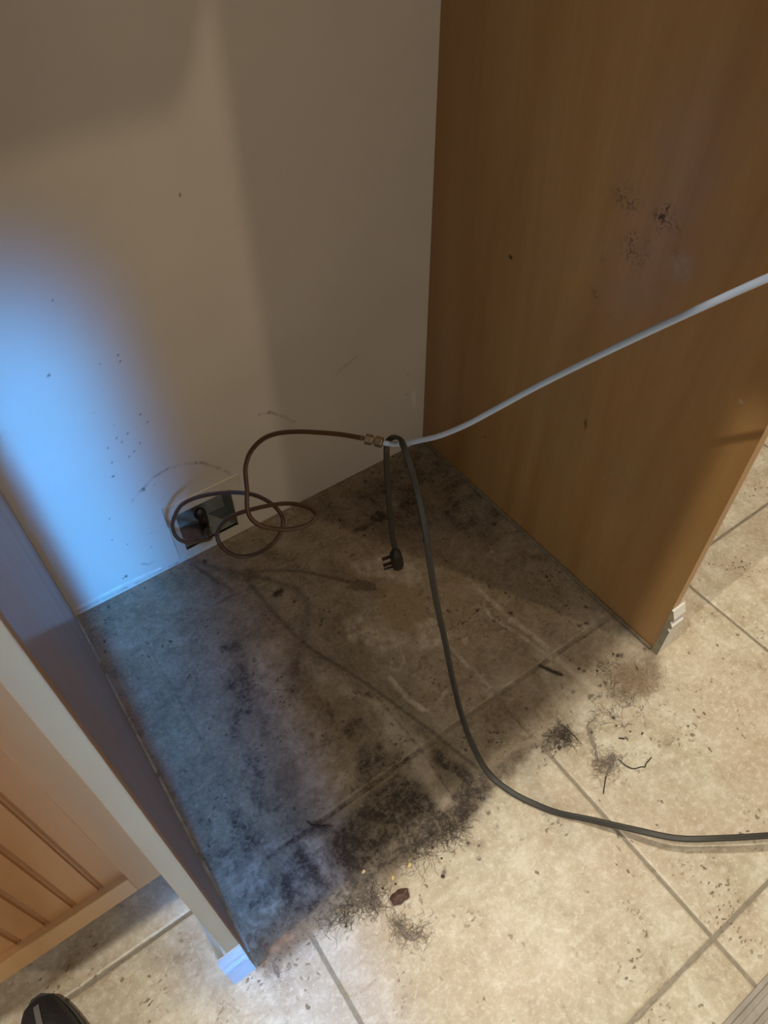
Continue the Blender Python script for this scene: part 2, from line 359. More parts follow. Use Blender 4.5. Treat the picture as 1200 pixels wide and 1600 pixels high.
def floor_dirt(X, Y):
    d = Dirt(X, Y, lambda px, py: tuple(fl(px, py))[:2])
    # grey-brown film over the whole niche floor
    d.poly(3, 0.86, 0.016, [(100, 940), (657, 680), (1030, 1010), (1028, 1050), (985, 1075), (930, 1085), (890, 1100), (862, 1130), (845, 1165), (800, 1225), (775, 1222), (745, 1278), (700, 1318), (645, 1345), (600, 1392), (548, 1402), (505, 1440), (470, 1480), (432, 1500), (388, 1515), (300, 1400)])
    d.poly(3, 0.22, 0.03, [(560, 1000), (830, 850), (1000, 985), (960, 1030), (860, 1060), (780, 1120), (640, 1160)], brk=0.5)
    d.poly(3, 0.5, 0.03, [(850, 1030), (1000, 1000), (1010, 1060), (940, 1090), (860, 1090)], 'mul', brk=0.4)
    d.poly(3, 0.95, 0.012, [(690, 1135), (850, 1040), (865, 1090), (830, 1175), (780, 1215), (740, 1190)])
    d.poly(3, 0.55, 0.02, [(800, 1120), (900, 1090), (900, 1160), (840, 1190)])
    # back corner and wall foot
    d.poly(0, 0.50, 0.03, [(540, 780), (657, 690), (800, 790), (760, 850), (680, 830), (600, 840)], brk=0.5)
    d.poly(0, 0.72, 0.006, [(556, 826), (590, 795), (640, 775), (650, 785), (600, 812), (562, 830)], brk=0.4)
    d.poly(0, 0.22, 0.03, [(130, 950), (480, 780), (600, 860), (480, 960), (400, 940), (250, 1000)], brk=0.6)
    d.poly(0, 0.30, 0.03, [(330, 990), (470, 940), (520, 1010), (470, 1090), (420, 1010), (330, 1060)], brk=0.7)
    d.poly(0, 0.30, 0.04, [(118, 957), (500, 780), (620, 860), (560, 960), (640, 1080), (700, 1180), (740, 1260), (560, 1390), (470, 1470), (392, 1500)], brk=0.45, bf=14)
    # streaks dragged by feet of the fridge
    d.poly(0, 0.55, 0.012, [(335, 1010), (372, 1000), (420, 1120), (445, 1260), (400, 1290), (360, 1150)], brk=0.7)
    d.poly(0, 0.60, 0.012, [(452, 1028), (470, 1030), (470, 1062), (455, 1058)])
    d.poly(0, 0.40, 0.012, [(470, 1060), (500, 1080), (535, 1130), (560, 1240), (520, 1260), (480, 1160)], brk=0.6)
    d.poly(0, 0.62, 0.010, [(530, 1140), (550, 1112), (570, 1118), (600, 1165), (632, 1180), (560, 1232), (548, 1225), (552, 1170)], brk=0.35)
    d.poly(0, 0.75, 0.008, [(530, 1142), (545, 1118), (560, 1120), (545, 1148)])
    d.poly(0, 0.65, 0.006, [(556, 1078), (572, 1076), (582, 1092), (565, 1090)], brk=0.5)
    # dark front band
    d.poly(0, 0.93, 0.012, [(500, 1292), (560, 1255), (625, 1200), (650, 1215), (700, 1262), (722, 1215), (655, 1168), (672, 1160), (760, 1215), (775, 1232), (742, 1272), (702, 1312), (650, 1345), (600, 1362), (560, 1392), (520, 1392), (478, 1440), (432, 1400), (440, 1345)], brk=0.28, bf=12)
    d.poly(0, 0.70, 0.02, [(470, 1300), (640, 1200), (700, 1262), (640, 1340), (540, 1390), (480, 1380), (440, 1350)], brk=0.2)
    d.poly(0, 0.40, 0.016, [(640, 1120), (700, 1165), (770, 1225), (735, 1268), (690, 1215), (630, 1140)], brk=0.5)
    d.poly(0, 0.5, 0.01, [(760, 1210), (800, 1180), (835, 1160), (830, 1175), (790, 1220), (770, 1230)])
    d.poly(0, 0.55, 0.02, [(335, 1330), (360, 1250), (440, 1330), (480, 1440), (430, 1490), (392, 1505)], brk=0.55, bf=26)
    d.poly(0, 0.5, 0.015, [(300, 1250), (330, 1280), (345, 1375), (312, 1345)], brk=0.5)
    d.poly(0, 0.85, 0.006, [(500, 1300), (560, 1260), (600, 1270), (560, 1300), (520, 1310)], brk=0.3)
    d.poly(0, 0.45, 0.008, [(420, 1300), (450, 1270), (480, 1290), (470, 1310)], brk=0.5)
    # the ragged rim
    for pl in ([(470, 1440), (540, 1380), (560, 1400), (600, 1385), (590, 1410), (520, 1430), (500, 1460)],
               [(545, 1395), (575, 1400), (585, 1420), (560, 1415)]):
        d.poly(0, 0.55, 0.007, pl, brk=1.0, bf=60)
    # lighter swaths
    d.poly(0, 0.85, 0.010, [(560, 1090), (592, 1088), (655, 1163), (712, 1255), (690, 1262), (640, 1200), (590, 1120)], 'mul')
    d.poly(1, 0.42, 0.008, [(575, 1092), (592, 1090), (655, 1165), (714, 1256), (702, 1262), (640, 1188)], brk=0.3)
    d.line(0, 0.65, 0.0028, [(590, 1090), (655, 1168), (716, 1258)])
    d.poly(1, 0.45, 0.02, [(390, 1010), (440, 1000), (470, 1100), (540, 1180), (555, 1240), (500, 1280), (460, 1210), (400, 1100)], brk=0.8)
    d.poly(0, 0.6, 0.01, [(480, 1180), (545, 1190), (552, 1240), (500, 1285), (462, 1250)], 'mul', brk=0.3)
    d.poly(1, 0.55, 0.008, [(475, 1310), (505, 1300), (520, 1340), (540, 1385), (520, 1390), (490, 1345)], brk=0.7)
    d.poly(1, 0.5, 0.006, [(510, 1280), (530, 1270), (528, 1290), (512, 1296)])
    d.line(1, 0.6, 0.003, [(478, 1312), (505, 1350), (545, 1398)], brk=0.3)
    d.poly(1, 0.35, 0.012, [(445, 1340), (480, 1360), (520, 1400), (470, 1400)], brk=0.6)
    d.poly(0, 0.4, 0.006, [(475, 1305), (520, 1298), (545, 1385), (530, 1398), (505, 1370)], 'mul')
    # pale swirls under the left panel foot
    for k, ln in enumerate(([(395, 1345), (372, 1400), (385, 1440), (420, 1440)], [(405, 1350), (395, 1400), (420, 1420), (445, 1400)], [(375, 1425), (400, 1410), (430, 1425), (438, 1455)],
               [(372, 1470), (385, 1452), (410, 1448)], [(360, 1360), (365, 1390), (380, 1405)], [(410, 1470), (435, 1465), (450, 1440)], [(385, 1385), (400, 1372), (420, 1378)], [(392, 1480), (400, 1462), (425, 1480)])):
        d.line(1, 0.45, 0.006, ln, warp=True, brk=0.5)
    d.poly(1, 0.30, 0.015, [(350, 1340), (410, 1340), (440, 1400), (420, 1440), (375, 1420)], brk=0.8)
    # yellow dried spill and pale adhesive patches in the middle
    d.poly(2, 0.62, 0.010, [(596, 915), (640, 905), (660, 930), (672, 962), (668, 985), (640, 992), (612, 975), (592, 950)], brk=0.15)
    d.poly(2, 0.35, 0.012, [(665, 905), (740, 930), (770, 1000), (720, 1010), (680, 960)], brk=0.5)
    d.poly(2, 0.30, 0.016, [(680, 870), (800, 930), (880, 960), (780, 960), (700, 920)], brk=0.6)
    d.poly(2, 0.30, 0.016, [(640, 700), (720, 760), (700, 800), (640, 760)], brk=0.5)
    d.poly(1, 0.55, 0.006, [(548, 880), (600, 868), (640, 880), (656, 905), (640, 918), (600, 902), (560, 900)], brk=0.5, bf=90)
    d.poly(1, 0.70, 0.004, [(618, 885), (644, 878), (655, 905), (642, 916), (628, 912)], brk=0.3, bf=90)
    for a, b in (((552, 886), (640, 878)), ((556, 894), (645, 888)), ((566, 878), (580, 902)), ((586, 874), (602, 904)), ((606, 872), (620, 906))):
        d.line(0, 0.42, 0.0018, [a, b])
    d.poly(1, 0.55, 0.010, [(535, 970), (570, 950), (590, 980), (640, 990), (640, 1015), (590, 1020), (545, 1000)], brk=0.8, bf=80)
    d.poly(1, 0.70, 0.007, [(650, 975), (680, 968), (700, 990), (705, 1015), (670, 1012), (652, 1018)], brk=0.6, bf=90)
    d.line(1, 0.7, 0.006, [(705, 1012), (730, 1040), (765, 1075)], brk=0.6)
    d.line(1, 0.7, 0.006, [(610, 1060), (635, 1090), (660, 1108)], brk=0.5)
    d.line(1, 0.6, 0.004, [(660, 1108), (675, 1112), (690, 1090), (700, 1075)], brk=0.9)
    d.line(1, 0.5, 0.003, [(596, 1020), (606, 1012), (625, 1016), (632, 1030), (625, 1048), (610, 1045), (612, 1032)])
    d.line(0, 0.35, 0.002, [(585, 1022), (600, 1014), (622, 1014), (636, 1030)])
    d.poly(1, 0.5, 0.006, [(755, 1080), (800, 1060), (806, 1070), (770, 1090)], brk=0.7)
    d.poly(1, 0.35, 0.006, [(460, 1012), (490, 1030), (540, 1058), (560, 1085), (540, 1090), (500, 1060), (455, 1035)], brk=0.8)
    d.line(1, 0.55, 0.007, [(730, 905), (790, 960), (830, 990), (870, 1025)], brk=0.9)
    d.line(1, 0.6, 0.007, [(872, 1030), (900, 1055), (960, 1100)], brk=0.5)
    d.line(1, 0.6, 0.004, [(755, 940), (765, 962), (800, 985), (830, 1005), (862, 1030)], brk=0.9)
    d.spot(1, 0.8, 0.010, [(800, 965), (728, 1002), (855, 1010, 0.6), (772, 862, 0.6)])
    d.line(0, 0.75, 0.0035, [(842, 1040), (858, 1046), (878, 1054)])
    # grout lines blackened inside the niche
    d.line(0, 0.85, 0.005, [(413, 1343), (500, 1285), (655, 1172)])
    d.line(0, 0.35, 0.004, [(655, 1172), (780, 1083), (870, 1022), (950, 970)])
    d.line(0, 0.45, 0.004, [(228, 1003), (315, 1158), (413, 1343), (470, 1430)])
    d.line(0, 0.35, 0.004, [(499, 778), (552, 832), (607, 896)])
    d.line(0, 0.35, 0.004, [(700, 1015), (775, 1086), (830, 1150)])
    # debris stains outside and at the right panel foot
    d.poly(0, 0.55, 0.006, [(850, 1150), (880, 1130), (898, 1150), (885, 1168), (855, 1170)], brk=0.8, bf=60)
    d.poly(3, 0.55, 0.010, [(930, 1050), (1030, 1020), (1032, 1070), (985, 1100), (940, 1095)], brk=0.9, bf=50)
    d.poly(2, 0.25, 0.010, [(970, 1050), (1020, 1040), (1010, 1080), (975, 1100)], brk=0.5)
    d.line(2, 0.55, 0.0018, [(534, 1515), (530, 1545), (545, 1556), (570, 1548), (590, 1530)], brk=0.5)
    d.line(2, 0.35, 0.002, [(534, 1515), (550, 1500), (585, 1505)], brk=0.8)
    d.poly(0, 0.4, 0.006, [(505, 1440), (545, 1425), (560, 1440), (530, 1460)], brk=1.0, bf=80)
    d.poly(2, 0.45, 0.006, [(420, 1480), (480, 1440), (500, 1450), (440, 1500)], brk=0.6, bf=70)
    # specks
    sp = [(432, 928, 2.6), (440, 922, 1.6), (320, 877, 1.5), (337, 990), (392, 1028, 1.4), (548, 868), (470, 1000), (700, 1075), (772, 818, 1.6), (792, 812), (665, 842, 1.6), (745, 815, 1.5), (700, 800), (330, 930), (412, 885), (512, 790, 1.4), (530, 815), (600, 770, 1.4), (625, 745, 1.6), (645, 735, 2), (690, 700, 1.6), (680, 725, 1.8), (715, 712), (592, 735), (570, 755, 1.3), (655, 1410, 0.5), (692, 1370, 1.0), (168, 948, 1.2),
          (620, 1262, 2.2), (652, 1300, 2), (600, 1245, 1.5), (548, 1230, 1.5), (700, 1180, 1.2), (930, 1090, 1), (965, 1025, 1.4), (990, 1045, 1), (905, 1045, 1.2), (925, 1145, 1.1), (960, 1120, 1.2), (975, 1150, 1), (1010, 1145, .8), (915, 950, 1.1), (905, 980, 1.6), (915, 975, 1.3), (795, 960, 2), (640, 880, .8), (500, 1025, 1.2), (512, 1040, .9)]
    d.spot(0, 0.8, 0.0042, sp)
    r2 = random.Random(3)
    cl = [(600, 740, 70, 50), (400, 1110, 40, 110), (560, 1410, 45, 22), (930, 1070, 60, 45), (720, 1290, 60, 30), (860, 1150, 35, 25), (650, 780, 90, 60), (480, 1330, 60, 40), (780, 950, 80, 40)]
    d.spot(0, 0.7, 0.0026, [(cx + r2.gauss(0, sx) * .6, cy + r2.gauss(0, sy) * .6, r2.uniform(.6, 1.6)) for cx, cy, sx, sy in cl for _ in range(16)])
    # keep the film out of the rest of the room, and off everything behind the panels
    m = (X < -0.085) | (X > 0.747) & (Y > -0.56)
    d.c[:, m] *= np.array([[0.0]] * 4)
    return d

def grid_mesh(name, xs, ys, fn, mats, dirtfn=None, holes=None, parent=None, zf=None):
    X, Y = np.meshgrid(xs, ys, indexing='ij'); nx, ny = X.shape
    Z = zf(X, Y) if zf is not None else np.zeros_like(X)
    co = np.stack(fn(X, Y, Z), -1).reshape(-1, 3)
    idx = np.arange(nx * ny).reshape(nx, ny)
    q = np.stack([idx[:-1, :-1], idx[1:, :-1], idx[1:, 1:], idx[:-1, 1:]], -1).reshape(-1, 4)
    if holes is not None:
        cx = (X[:-1, :-1] + X[1:, 1:]) / 2; cy = (Y[:-1, :-1] + Y[1:, 1:]) / 2
        q = q[~holes(cx, cy).reshape(-1)]
    me = bpy.data.meshes.new(name); me.from_pydata(co.tolist(), [], q.tolist()); me.update()
    at = me.color_attributes.new('dirt', 'FLOAT_COLOR', 'POINT')
    at.data.foreach_set('color', (dirtfn(X, Y).rgba() if dirtfn else np.zeros((nx * ny, 4), np.float32)).ravel())
    for m in mats: me.materials.append(m)
    o = bpy.data.objects.new(name, me); COL.objects.link(o)
    if parent: o.parent = parent
    return o

# ------------------------------------------------------------------ floor: travertine slabs in a bed of grout
T = 0.4572; WY = 0.132; GW = 0.0026
def slab(i, j):
    x0, x1 = i * T + GW, (i + 1) * T - GW; y1, y0 = -j * T - GW, -(j + 1) * T + GW
    y1 = min(y1, WY)
    if y1 - y0 < 0.01: return None
    fine = x1 > -0.3 and x0 < 1.15 and y1 > -0.95
    def line(a, b, st):
        n = max(2, int((b - a) / st)); l = np.linspace(a + 0.0016, b - 0.0016, n)
        return np.concatenate([[a, a], l, [b, b]])
    st = 0.0027 if fine else 0.12
    xs, ys = line(x0, x1, st), line(y0, y1, st)
    nx, ny = len(xs), len(ys); X, Y = np.meshgrid(xs, ys, indexing='ij')
    Z = np.zeros_like(X)
    rim = np.zeros_like(X, bool); rim[1, :] = rim[-2, :] = True; rim[:, 1] = rim[:, -2] = True
    skirt = np.zeros_like(X, bool); skirt[0, :] = skirt[-1, :] = True; skirt[:, 0] = skirt[:, -1] = True
    Z[rim] = -0.0010; Z[skirt] = -0.006
    return X, Y, Z
vl, fl_, cl_, off = [], [], [], 0
for i in range(-4, 7):
    for j in range(-1, 7):
        s = slab(i, j)
        if s is None: continue
        X, Y, Z = s; nx, ny = X.shape
        vl.append(np.stack([X, Y, Z], -1).reshape(-1, 3))
        idx = np.arange(nx * ny).reshape(nx, ny) + off; off += nx * ny
        fl_.append(np.stack([idx[:-1, :-1], idx[1:, :-1], idx[1:, 1:], idx[:-1, 1:]], -1).reshape(-1, 4))
        fine = nx > 60
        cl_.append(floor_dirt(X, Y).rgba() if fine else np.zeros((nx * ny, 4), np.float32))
me = bpy.data.meshes.new('floor'); me.from_pydata(np.concatenate(vl).tolist(), [], np.concatenate(fl_).tolist()); me.update()
at = me.color_attributes.new('dirt', 'FLOAT_COLOR', 'POINT'); at.data.foreach_set('color', np.concatenate(cl_).ravel())
me.materials.append(M['tile']); me.shade_smooth()
flo = tag(bpy.data.objects.new('floor', me), kind='structure'); COL.objects.link(flo)
def grout_z(X, Y):
    return np.where((X > -0.083) & (X < 0.745) & (Y > -0.6), -0.0003, -0.0016)
gro = grid_mesh('grout', np.concatenate([[-1.83], np.linspace(-0.3, 1.15, 330), [3.2]]), np.concatenate([[-3.2], np.linspace(-1.0, WY, 260)]),
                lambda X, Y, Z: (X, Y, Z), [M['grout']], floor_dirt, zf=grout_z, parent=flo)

# ------------------------------------------------------------------ back wall with the opening of the outlet box
OX0, OX1, OZ0, OZ1 = 0.1535, 0.2690, 0.0265, 0.1330
def wall_dirt(X, Y):
    d = Dirt(X, Y, lambda px, py: (on(1, WY, px, py)[0], on(1, WY, px, py)[2]), 0.002)
    d.line(0, 0.55, 0.0035, [(222, 765), (240, 745), (262, 733), (290, 724), (315, 723), (345, 732), (372, 748)], brk=0.5)
    d.line(0, 0.4, 0.003, [(205, 785), (222, 764), (235, 752)], brk=0.8)
    d.line(0, 0.5, 0.003, [(405, 648), (425, 645), (445, 652), (460, 660)], brk=0.8)
    d.spot(0, 0.9, 0.004, [(425, 645), (420, 644)])
    d.line(0, 0.22, 0.004, [(560, 555), (535, 575), (515, 600)], brk=0.8)
    d.poly(1, 0.5, 0.003, [(644, 610), (650, 612), (649, 635), (645, 638)])
    d.line(0, 0.5, 0.003, [(240, 878), (232, 882), (222, 881)], brk=0.3)
    r = random.Random(5)
    d.spot(2, 0.85, 0.0022, [(76, 586, 1.3), (177, 744, 1.3), (148, 646, .9), (188, 565, .9), (281, 306, 1), (189, 692, .8), (197, 901, 1.7), (193, 904, 1.2), (224, 765, 1.6), (84, 468, .8), (638, 585, .9), (636, 616, .9)]
           + [(r.gauss(185, 22), r.gauss(690, 70), r.uniform(.4, .9)) for _ in range(26)] + [(r.gauss(230, 40), r.gauss(840, 40), r.uniform(.4, .8)) for _ in range(18)])
    # rubbed edge at the foot
    d.line(1, 0.6, 0.004, [(118, 952), (200, 910), (250, 888)], brk=0.8)
    d.line(0, 0.5, 0.003, [(118, 957), (200, 917), (300, 868)], brk=0.8)
    d.line(0, 0.25, 0.006, [(395, 822), (520, 760), (655, 695)], brk=0.8)
    return d
xs = np.concatenate([[-1.83], np.linspace(-0.083, OX0, 90), np.linspace(OX0, OX1, 34)[1:], np.linspace(OX1, 0.745, 170)[1:], [3.2]])
zs = np.concatenate([[-0.01], np.linspace(0.0, OZ0, 10), np.linspace(OZ0, OZ1, 34)[1:], np.linspace(OZ1, 1.0, 300)[1:], [2.5]])
wl = grid_mesh('wall_back', xs, zs, lambda X, Y, Z: (X, np.full_like(X, WY), Y), [M['wall']], wall_dirt,
               holes=lambda cx, cz: (cx > OX0) & (cx < OX1) & (cz > OZ0) & (cz < OZ1))
tag(wl, kind='structure')

# ------------------------------------------------------------------ right tall maple panel
XR = 0.745; XL = -0.083
def panel_dirt(X, Y):     # X: world y, Y: world z
    d = Dirt(X, Y, lambda px, py: (on(0, XR, px, py)[1], on(0, XR, px, py)[2]), 0.006)
    d.poly(0, 0.85, 0.012, [(958, 300), (975, 290), (978, 320), (962, 322)], brk=0.3)
    d.poly(0, 0.85, 0.012, [(978, 305), (992, 290), (996, 325), (985, 335), (976, 325)], brk=0.3)
    d.poly(0, 1.2, 0.012, [(1024, 330), (1044, 318), (1058, 335), (1052, 358), (1030, 358)], brk=0.2)
    d.spot(0, 1.2, 0.007, [(1060, 357)])
    d.poly(0, 1.0, 0.012, [(970, 372), (995, 364), (1000, 400), (990, 418), (972, 395)], brk=0.3)
    d.poly(0, 0.9, 0.012, [(1000, 380), (1014, 378), (1010, 408), (996, 420)], brk=0.3)
    d.poly(0, 0.6, 0.008, [(922, 448), (930, 446), (932, 466), (924, 468)]); d.poly(0, 0.5, 0.008, [(950, 488), (960, 486), (962, 500), (954, 500)])
    d.poly(0, 0.5, 0.006, [(936, 396), (944, 394), (944, 406), (938, 408)])
    d.poly(0, 0.6, 0.006, [(1045, 392), (1060, 386), (1062, 396), (1048, 398)])
    d.poly(1, 0.55, 0.012, [(1045, 400), (1080, 396), (1088, 420), (1072, 445), (1045, 435)], brk=0.5)
    d.spot(2, 1.0, 0.0042, [(798, 400, 1.2), (915, 660, 0.9), (758, 684, 0.7), (752, 640, .3)]); d.line(2, 0.8, 0.0022, [(916, 656), (914, 670)])
    d.line(1, 0.9, 0.0022, [(942, 748), (955, 742), (966, 740)], brk=0.5); d.spot(1, 0.9, 0.003, [(1140, 608, .8), (1158, 624, 1.2), (900, 700, .8)])
    d.poly(3, 0.5, 0.05, [(820, 590), (905, 540), (935, 640), (880, 760), (830, 700)], brk=0.5, bf=10)
    d.poly(3, 0.35, 0.06, [(930, 700), (1040, 640), (1060, 800), (960, 880)], brk=0.5, bf=10)
    return d
rp = empty('refrigerator_end_panel', (XR + 0.009, -0.2, 0), 'tall orange maple end panel on the right with mould spots and a broken white base', 'cabinet panel')
def pp(o, par): o.parent = par; o.matrix_parent_inverse = Matrix.Translation(-par.location); return o
# skin of the panel: closed slab whose inner face is finely meshed
yP0, yP1, zT = -0.553, WY - 0.0005, 2.2
ys = np.linspace(yP0, yP1, 230); zz = np.concatenate([np.linspace(0.003, 1.1, 366), [zT]])
o = grid_mesh('panel_board', ys, zz, lambda X, Y, Z: (np.full_like(X, XR), X, Y), [M['panel'], M['edge']], panel_dirt)
bm = new(); bm.from_mesh(o.data)
def quad(bm, pts, mi=0):
    f = bm.faces.new([bm.verts.new(p) for p in pts]); f.material_index = mi; return f
xb = XR + 0.018
quad(bm, [(XR, yP0, 0.003), (xb, yP0, 0.003), (xb, yP0, zT), (XR, yP0, zT)], 1)
quad(bm, [(XR, yP1, 0.003), (xb, yP1, 0.003), (xb, yP1, zT), (XR, yP1, zT)], 1)
quad(bm, [(xb, yP0, 0.003), (xb, yP1, 0.003), (xb, yP1, zT), (xb, yP0, zT)], 1)
quad(bm, [(XR, yP0, zT), (xb, yP0, zT), (xb, yP1, zT), (XR, yP1, zT)], 1)
quad(bm, [(XR, yP0, 0.003), (xb, yP0, 0.003), (xb, yP1, 0.003), (XR, yP1, 0.003)], 1)
bm.to_mesh(o.data); bm.free(); pp(o, rp)
# base moulding: block wrapping the front edge and running back along the outer face
def base_prof(y, t=0.0128, h=0.128, s=-1):
    # (y, z) seen from the side; s = direction it stands out
    P = [(0, 0), (t, 0), (t, h * .60), (t * .62, h * .62), (t * .60, h * .66), (t * 1.02, h * .69), (t * 1.05, h * .72), (t * .60, h * .765), (t * .45, h * .80), (t * .82, h * .84), (t * .82, h * .875), (t * .55, h * .93), (t * .25, h), (0, h)]
    return [(y + s * a, z) for a, z in P]
bm = new(); prism(bm, base_prof(yP0), 0, XR, xb + 0.012)
prism(bm, [(x, z) for x, z in base_prof(xb + 0.0002, s=1)], 1, yP0, -0.40)
o = link('base_moulding', bm, M['white'], rp); tag(o, 'white stepped moulding at the foot')
bm = new(); prism(bm, [(y - .0003 * (i > 1), z) for i, (y, z) in enumerate(base_prof(yP0))], 0, XR - 0.0015, XR - 0.0001); o = link('moulding_shade_cap', bm, M['end_shade'], rp); tag(o, 'olive cap with the shade of the moulding end in its colour')  # thin cap, shade of the moulding's inner end painted in
bm = new(); box(bm, XR - 0.0045, XR - 0.0002, yP0 + 0.002, WY - 0.001, 0.0, 0.009, 0.0015)
o = link('caulk_bead', bm, M['caulk'], rp); tag(o, 'dirty caulk line along the floor')

# ------------------------------------------------------------------ left tall end panel
lp = empty('tall_end_panel', (XL - 0.009, -0.2, 0), 'tall maple end panel on the left, its foot wrapped in a white base block with blue daylight in its colour', 'cabinet panel')
x1, x0 = XL, XL - 0.0178; y0, y1 = -0.5645, WY - 0.0005
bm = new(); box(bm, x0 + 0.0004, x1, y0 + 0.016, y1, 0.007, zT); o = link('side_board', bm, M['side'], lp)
bm = new(); box(bm, x0, x1 + 0.0002, y0, y0 + 0.0165, 0.004, zT, 0.001); o = link('front_edge', bm, M['stile'], lp); tag(o, 'pale maple front edge')
bm = new(); prism(bm, base_prof(y0, 0.0095, 0.118), 0, x0 - 0.0145, x1 + 0.0006)
prism(bm, base_prof(x0, 0.0140, 0.118), 1, y0, -0.45)
o = link('base_moulding', bm, M['base_paint'], lp); tag(o, 'white base block with two grooves')
bm = new()
r = random.Random(2); yy = -0.55
while yy < 0.12:
    L = r.uniform(0.05, 0.16); w = r.uniform(0.002, 0.0045)
    box(bm, x1 - 0.001, x1 + w, yy, min(0.125, yy + L), 0.0, r.uniform(0.004, 0.007), 0.0008); yy += L + r.uniform(0.0, 0.03)
o = link('filler_strip', bm, M['strip'], lp); tag(o, 'thin broken filler strip under the panel')

# ------------------------------------------------------------------ base cabinet on the left with beadboard door
bc = empty('base_cabinet', (-0.40, -0.12, 0), 'maple base cabinet at lower left with a beadboard door above a dark toe space', 'cabinet')
YD = -0.427
bm = new(); box(bm, -0.90, x0 - 0.0008, YD + 0.022, WY - 0.002, 0.105, 0.88); o = link('cabinet_box', bm, M['maple'], bc)
bm = new(); box(bm, -0.90, x0 - 0.0008, -0.33, -0.312, 0.0, 0.105); o = link('toe_kick', bm, M['maple'], bc)
dr = pp(bpy.data.objects.new('door', bpy.data.meshes.new('door')), bc)
bm = new()
bdx = [-0.1625 - 0.0345 * k for k in range(0, 9)]
for k in range(8):                                   # beads
    a, b = bdx[k + 1], bdx[k]
    prof = [(a + 0.0008, YD + 0.0125), (a + 0.0025, YD + 0.0095), (a + 0.0045, YD + 0.0115), (a + 0.0062, YD + 0.0095), (b - 0.002, YD + 0.0095), (b - 0.0008, YD + 0.0125), (b, YD + 0.0125), (b, YD + 0.02), (a, YD + 0.02), (a, YD + 0.0125)]
    prism(bm, prof, 2, 0.155, 0.70)
bmesh.ops.recalc_face_normals(bm, faces=bm.faces); bm.to_mesh(dr.data); bm.free(); dr.data.materials.append(M['maple']); COL.objects.link(dr)
def sub(name, parent, bm, m):
    me = bpy.data.meshes.new(name); bmesh.ops.recalc_face_normals(bm, faces=bm.faces); bm.to_mesh(me); bm.free(); me.materials.append(m)
    o = bpy.data.objects.new(name, me); COL.objects.link(o); o.parent = parent; return o
bm = new(); box(bm, -0.1630, -0.1215, YD, YD + 0.02, 0.105, 0.86, 0.0012); sub('stile', dr, bm, M['maple'])
bm = new(); box(bm, -0.48, -0.4385, YD, YD + 0.02, 0.105, 0.86, 0.0012); sub('stile', dr, bm, M['maple'])
bm = new(); box(bm, -0.4385, -0.1630, YD, YD + 0.02, 0.105, 0.156, 0.0012); o = sub('rail', dr, bm, M['edge']); tag(o, 'bottom rail with a bright top ledge')
bm = new(); box(bm, -0.4385, -0.1630, YD, YD + 0.02, 0.70, 0.86, 0.0012); sub('rail', dr, bm, M['maple'])
ct = new(); box(ct, -0.90, x0 - 0.001, -0.492, WY - 0.002, 0.88, 0.915, 0.003); o = link('worktop', ct, M['counter'])  # unseen worktop, overhang set so it shades the toe space
tag(o, 'unseen dark stone worktop on the base cabinet, overhanging to shade its toe space', 'worktop')
# unseen cabinet added above the niche to shade it from the lamps
uc = empty('niche_shade_cabinet', (0.33, -0.2, 1.70), 'unseen maple cabinet added above the niche to shade it', 'cabinet')
bm = new(); box(bm, XL + 0.001, XR - 0.001, -0.60, WY - 0.002, 1.70, 2.2); link('cabinet_box', bm, M['maple'], uc)
for a, b in ((XL + 0.003, 0.329), (0.333, XR - 0.003)):
    bm = new(); box(bm, a, b, -0.62, -0.601, 1.705, 2.195, 0.002); link('door', bm, M['maple'], uc)

# ------------------------------------------------------------------ outlet box in the wall
ob = empty('water_supply_box', (0.212, WY, 0.03), 'beige framed supply box recessed in the wall above the floor', 'outlet box')
bm = new()
fx0, fx1, fz0, fz1 = 0.1355, 0.2920, 0.0025, 0.1625
o_ = [(fx0, fz0), (fx1 + 0.004, fz0), (fx1, fz1), (fx0 - 0.002, fz1)]; i_ = [(OX0, OZ0), (OX1, OZ0), (OX1, OZ1), (OX0, OZ1)]
yf = WY - 0.0022
def V(l, y, k=0.0): return [bm.verts.new((a, y, b)) for a, b in l]
oin = [(a + (0.0015 if a < 0.2 else -0.0015), b + (0.0015 if b < 0.08 else -0.0015)) for a, b in o_]
r0 = V(o_, WY - 0.0002); r1 = V(oin, yf); r2_ = V(i_, yf); r3 = V([(a, b) for a, b in i_], WY + 0.006)
for ra, rb in ((r0, r1), (r1, r2_), (r2_, r3)):
    for k in range(4): bm.faces.new((ra[k], ra[(k + 1) % 4], rb[(k + 1) % 4], rb[k]))
link('face_frame', bm, M['plate'], ob)
bm = new(); D = WY + 0.062; t_ = 0.002
box(bm, OX0 - t_, OX1 + t_, D, D + t_, OZ0 - t_, OZ1 + t_); box(bm, OX0 - t_, OX0, WY + 0.001, D, OZ0 - t_, OZ1 + t_); box(bm, OX1, OX1 + t_, WY + 0.001, D, OZ0 - t_, OZ1 + t_)
box(bm, OX0, OX1, WY + 0.001, D, OZ0 - t_, OZ0); box(bm, OX0, OX1, WY + 0.001, D, OZ1, OZ1 + t_)
link('recessed_box', bm, M['recess'], ob)
bm = new()                                            # caked grime in the left half of the box
vsx = []
for k in range(14):
    a = 2 * math.pi * k / 14; rr = 1 + 0.18 * math.sin(3 * a + 1) + 0.1 * math.sin(7 * a)
    vsx.append((OX0 + 0.030 + 0.026 * rr * math.cos(a), WY + 0.034 + 0.026 * rr * math.sin(a)))
vsx = [(min(max(x, OX0 + .001), OX1 - .001), min(max(y, WY + .004), D - .001)) for x, y in vsx]
cb = bm.verts.new((OX0 + 0.03, WY + 0.034, OZ0 + 0.004)); rg = [bm.verts.new((x, y, OZ0 + 0.0005)) for x, y in vsx]
